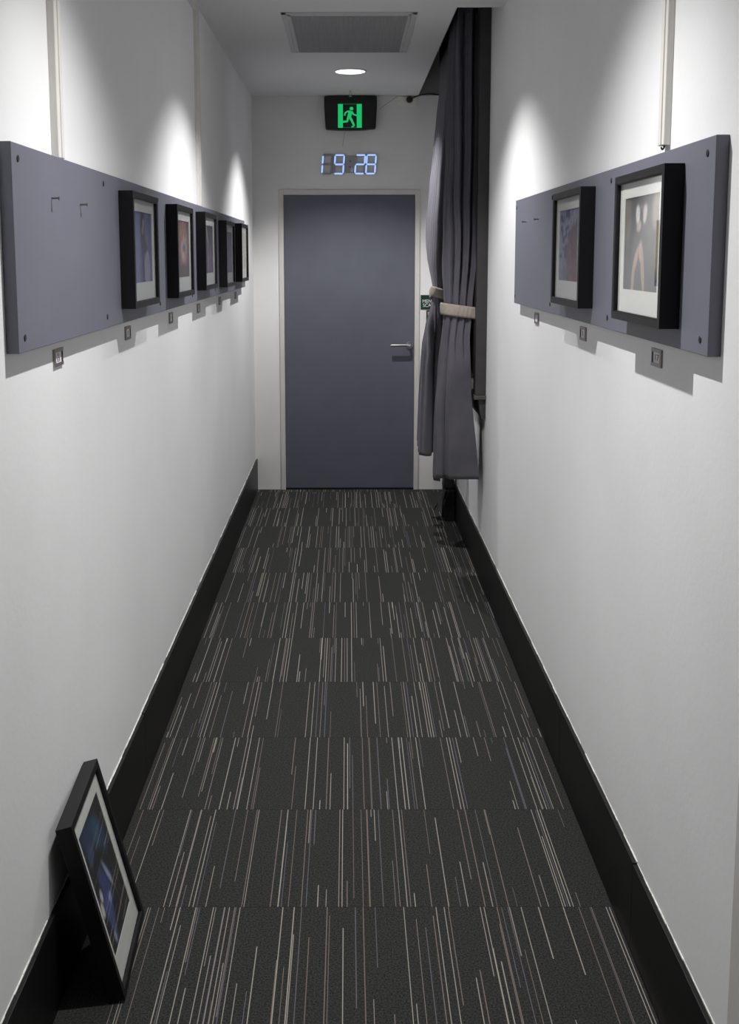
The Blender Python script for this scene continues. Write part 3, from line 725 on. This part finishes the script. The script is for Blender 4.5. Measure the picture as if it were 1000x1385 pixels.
for y, lab, k, sz, bl in LIGHTS:
    r = thing('downlight', lab, 'ceiling light', (0.018, y, C), group='round downlights along the ceiling')
    link('trim_ring', me_ring, r); link('diffuser', me_dif, r)
    l = bpy.data.lights.new('downlight_beam', 'SPOT'); l.energy = 120 * k; l.spot_size = math.radians(sz); l.spot_blend = bl; l.shadow_soft_size = 0.018
    l.color = (1.0, 0.99, 0.985)
    lo = bpy.data.objects.new('downlight_beam', l); COL.objects.link(lo); lo.location = (0.018, y, C - 0.008)
sp = thing('sprinkler_head', 'small chrome sprinkler head hanging in front of the exit sign', 'sprinkler', (0.02, 7.42, C + 0.004))
b = NB(); cyl(b, (0, 0, 0), (0, 0, -1), 0.036, 0.006, 28, 0.028); obj('cover_plate', b, M_WHITE, sp)
b = NB(); cyl(b, (0, 0, -0.005), (0, 0, -1), 0.007, 0.022, 14); tube(b, [(-0.006, 0, -0.025), (-0.009, 0, -0.034), (0, 0, -0.044)], 0.002, 6); tube(b, [(0.006, 0, -0.025), (0.009, 0, -0.034), (0, 0, -0.044)], 0.002, 6); cyl(b, (0, 0, -0.043), (0, 0, -1), 0.011, 0.002, 16); obj('nozzle', b, M_STEEL, sp)

# ------------------------------------------------------------------ exit sign
K = 0.000936 * 1.0
def ex(px, py): return ((px - 300) * K, -(py - 218) * K)      # crop pixels of the sign -> metres about its centre
es = thing('exit_sign', 'black box exit sign with lit green running man above the door', 'exit sign', (0.0215, D, 2.645))
out = [(107, 108), (113, 100), (200, 96), (300, 95), (400, 96), (487, 100), (494, 108), (494, 180), (490, 250), (486, 322), (480, 334), (400, 342), (300, 345), (200, 342), (124, 338), (117, 326), (112, 250), (107, 180)]
b = NB(); prism(b, [ex(*p) for p in out], -0.060, 0.0); obj('housing', b, M_PLASTIC, es, bevel=0.004)
inn = [(118, 140), (483, 138), (482, 250), (477, 322), (300, 333), (126, 328), (119, 250)]
b = NB(); prism(b, [ex(*p) for p in inn], -0.0625, -0.059); obj('front_panel', b, M_PLASTIC, es, bevel=0.001)
for nm, xa, xb in (('left', 209, 245), ('right', 346, 383)):
    b = NB(); prism(b, [ex(xa, 158), ex(xb, 158), ex(xb, 328), ex(xa, 328)], -0.0635, -0.0624); obj('lit_bar', b, M_GREEN, es)
b = NB()
def limb(pts, w0, w1):
    pts = [Vector(ex(*p)) for p in pts]; Lf, Rt = [], []
    for i, p in enumerate(pts):
        t = (pts[min(i + 1, len(pts) - 1)] - pts[max(0, i - 1)]).normalized(); nn = Vector((-t.y, t.x))
        w = (w0 + (w1 - w0) * i / (len(pts) - 1)) * K
        Lf.append(p + nn * w); Rt.append(p - nn * w)
    prism(b, [tuple(p) for p in Lf + Rt[::-1]], -0.0635 - random.random() * 1e-4, -0.0624)
prism(b, [ex(308 + 14 * math.cos(a * PI / 10), 191 + 13 * math.sin(a * PI / 10)) for a in range(20)], -0.0635, -0.0624)
limb([(302, 208), (296, 232), (288, 256)], 15, 13)                       # trunk
limb([(300, 211), (276, 212), (262, 222), (257, 241)], 6.5, 5)            # back arm
limb([(312, 214), (322, 232), (346, 240)], 6.5, 5)                        # front arm
limb([(283, 256), (276, 282), (236, 286)], 9, 7)                          # trailing leg
limb([(296, 254), (312, 280), (326, 310)], 9.5, 7)                        # leading leg
limb([(329, 306), (322, 316), (308, 322)], 6.5, 4.5)
limb([(240, 284), (232, 300), (236, 312)], 6, 4)
obj('running_man', b, M_GREEN, es)
M_DIMG = mat('dim_green_panel', (0.01, 0.1, 0.04), 0.4, emit=(0.01, 0.3, 0.1), estr=0.35, noise=0.01)
for za, zb in ((324, 328), (158, 161)):
    b = NB(); prism(b, [ex(245, za), ex(346, za), ex(346, zb), ex(245, zb)], -0.0635, -0.0624); obj('lit_edge', b, M_DIMG, es)

# ------------------------------------------------------------------ LED clock 19:28
ck = thing('led_clock', 'lit digital wall clock reading 19:28 above the door', 'clock', (0.0141, D, 2.30))
KC = 0.000936 * 1.005
def cp(px, py): return ((px - 294) * KC, -(py - 622) * KC)
def seg_polys(x0, y0, w, h, sl):
    """seven segments of a slanted digit; x0,y0 upper left in crop px"""
    def P(x, y): return cp(x0 + x + sl * (h - y), y0 + y)
    t = 12; g = 4
    H_ = lambda y: [P(g + 3, y), P(g + 9, y - t / 2), P(w - g - 9, y - t / 2), P(w - g - 3, y), P(w - g - 9, y + t / 2), P(g + 9, y + t / 2)]
    def V_(x, ya, yb): return [P(x, ya + g), P(x + t / 2, ya + g + 7), P(x + t / 2, yb - g - 7), P(x, yb - g), P(x - t / 2, yb - g - 7), P(x - t / 2, ya + g + 7)]
    m = h / 2
    return dict(a=H_(t / 2), g=H_(m), d=H_(h - t / 2), f=V_(t / 2, t / 2, m), b=V_(w - t / 2, t / 2, m), e=V_(t / 2, m, h - t / 2), c=V_(w - t / 2, m, h - t / 2))
def grow(poly, k):
    cxm = sum(p[0] for p in poly) / len(poly); cym = sum(p[1] for p in poly) / len(poly)
    o = []
    for x, y in poly:
        dx, dy = x - cxm, y - cym; L = math.hypot(dx, dy); o.append((x + dx / L * k, y + dy / L * k))
    return o
SEG = {'1': 'ef', '9': 'abcdfg', '2': 'abged', '8': 'abcdefg'}
for ch, x0 in (('1', 84), ('9', 174), ('2', 328), ('8', 408)):
    pol = seg_polys(x0, 549, 78, 146, 0.075)
    b = NB()
    for k, q in pol.items(): prism(b, grow(q, 0.0045), -0.016, 0.0)
    dg = obj('digit', b, M_GREY, ck)
    for k in SEG[ch]:
        b = NB(); prism(b, grow(pol[k], 0.001), -0.0185, -0.0155); obj('segment', b, M_LED, dg)
b = NB(); prism(b, [cp(272, 562), cp(338, 562), cp(330, 684), cp(264, 684)], -0.012, 0.0); col = obj('colon_plate', b, M_GREY, ck, bevel=0.001)
for py in (600, 640):
    b = NB(); x, z = cp(300 - (py - 600) * .1, py); cyl(b, (x, -0.0115, z), (0, -1, 0), 0.006, 0.001, 14); obj('colon_dot', b, mat('dim_led', (0.12, 0.12, 0.13), 0.4, noise=0.02), col)
b = NB(); pts = [(cp(308, 678)[0], -0.020, cp(308, 678)[1]), (cp(306, 660)[0], -0.020, cp(306, 660)[1]), (cp(316, 652)[0], -0.022, cp(316, 652)[1]), (cp(326, 660)[0], -0.020, cp(326, 660)[1])]
tube(b, spline(pts, 5), 0.0035, 8); cyl(b, (cp(314, 668)[0], -0.012, cp(314, 668)[1]), (0, -1, 0), 0.009, 0.007, 14); obj('hook', b, M_WHITE, ck, smooth=True)

# wires, socket and plug
def Q(px, py, y=D): return ((px - 467.7) * 7.63 / 1470 , y, 1.6687 + (352.5 - py) / 1470 * 7.67)
b = NB(); tube(b, spline([Q(461.5, 208, D - 0.001), Q(463, 196, D - 0.001), Q(466, 184, D - 0.001), Q(471, 177, D - 0.004), Q(476, 175.4, D - 0.001)], 6), 0.0013, 6)
tag(obj('thin_wire', b, M_WIRE, smooth=True), 'thin grey wire running from the clock up behind the exit sign', 'wire')
b = NB(); tube(b, spline([Q(511, 160, D - 0.001), Q(514, 157, D - 0.001), Q(526, 149, D - 0.001), Q(539, 140, D - 0.001)], 6), 0.0014, 6)
tag(obj('thin_wire', b, M_WIRE, smooth=True), 'thin grey wire slanting from the exit sign to the wall socket', 'wire')
so = thing('wall_socket', 'white double socket plate high on the end wall beside the ceiling recess', 'socket', (0.4115, D, 2.735))
b = NB(); box(b, -0.066, 0.066, -0.011, 0, -0.042, 0.024); obj('plate', b, M_SOCK, so, bevel=0.003)
for dx in (-0.055, 0.055):
    b = NB(); cyl(b, (dx, -0.011, -0.01), (0, -1, 0), 0.003, 0.001, 12); obj('screw', b, M_STEEL, so)
pc = thing('power_cable', 'black plug and cable running from the socket into the ceiling recess', 'cable', (0.428, D - 0.011, 2.737))
b = NB(); cyl(b, (0, 0, 0), (0, -1, 0), 0.024, 0.03, 24, 0.020); obj('plug', b, M_PLASTIC, pc, bevel=0.002)
b = NB(); tube(b, spline([(0.01, -0.022, 0.004), (0.05, -0.03, 0.018), (0.10, -0.02, 0.032), (0.15, -0.01, 0.036), (0.20, -0.01, 0.03), (0.245, -0.02, 0.028)], 7), 0.0045, 8)
tube(b, spline([(0.20, -0.012, 0.03), (0.232, -0.03, 0.06), (0.226, -0.032, 0.11), (0.236, -0.03, 0.135), (0.248, -0.03, 0.115), (0.238, -0.03, 0.06), (0.245, -0.02, 0.03)], 7), 0.0042, 8)
obj('cord', b, M_PLASTIC, pc, smooth=True)
gs = thing('green_sign', 'small dark green sign with white lettering half hidden by the far curtain', 'sign', (0.565, D, 1.295))
b = NB(); box(b, -0.049, 0.049, -0.004, 0, 0, 0.102); obj('sign_plate', b, M_SIGN, gs, bevel=0.001)
t = text_mesh('MEN\nSCA', 0.034, 0.0004, M_WHITE); t.transform(Matrix.Scale(0.95, 4, (1, 0, 0)))
link('lettering', t, gs, loc=(-0.005, -0.0046, 0.043))
rd = thing('card_reader', 'slim black switch box on the wall just below the green sign', 'switch', (0.575, D + 0.002, 1.195))
b = NB(); box(b, -0.019, 0.019, -0.018, 0, 0, 0.095); obj('case', b, M_PLASTIC, rd, bevel=0.004)
b = NB(); box(b, -0.010, 0.010, -0.0195, -0.017, 0.06, 0.085); obj('button', b, M_GREY, rd, bevel=0.001)

# ------------------------------------------------------------------ things on the floor under the curtains
bx = thing('cable_box', 'small black upright box on the carpet against right skirting under the curtains', 'box', (0.645, 6.83, 0))
b = NB(); box(b, -0.034, 0.034, -0.09, 0.09, 0.0, 0.20); obj('case', b, M_PLASTIC, bx, bevel=0.005)
b = NB(); prism(b, [(-0.036, 0.20), (0.034, 0.20), (0.030, 0.30), (-0.028, 0.30)], -0.03, 0.09); o = obj('cap', b, M_BROWN, bx, bevel=0.004); o['label'] = 'brown grey upper part'
b = NB(); tube(b, spline([(-0.02, -0.06, 0.205), (-0.03, -0.092, 0.19), (-0.043, -0.098, 0.12), (-0.047, -0.095, 0.05), (-0.040, -0.094, 0.03), (-0.036, -0.094, 0.09), (-0.018, -0.097, 0.16), (-0.004, -0.092, 0.20), (0.0, -0.06, 0.205)], 6), 0.0042, 8)
obj('cable_loop', b, M_PLASTIC, bx, smooth=True)
b = NB(); tube(b, [(0.0, 0, 0), (0.013, 0.07, 0.003), (0.03, 0.145, 0.007)], [0.0035, 0.004, 0.0045], 8)
tag(obj('stick', b, M_PLASTIC, smooth=True, loc=(0.572, 7.06, 0.004)), 'short dark stick lying on the carpet beside the black box', 'stick')

# ------------------------------------------------------------------ world and colour
w = bpy.data.worlds.new('world'); S.world = w; w.use_nodes = True
w.node_tree.nodes['Background'].inputs['Color'].default_value = (0.02, 0.022, 0.028, 1)
w.node_tree.nodes['Background'].inputs['Strength'].default_value = 0.3
S.view_settings.view_transform = 'Standard'; S.view_settings.look = 'None'
S.view_settings.exposure = 0.0; S.view_settings.gamma = 1.0; S.view_settings.use_curve_mapping = False
S.cycles.max_bounces = 10; S.cycles.diffuse_bounces = 6
S.cycles.use_denoising = True
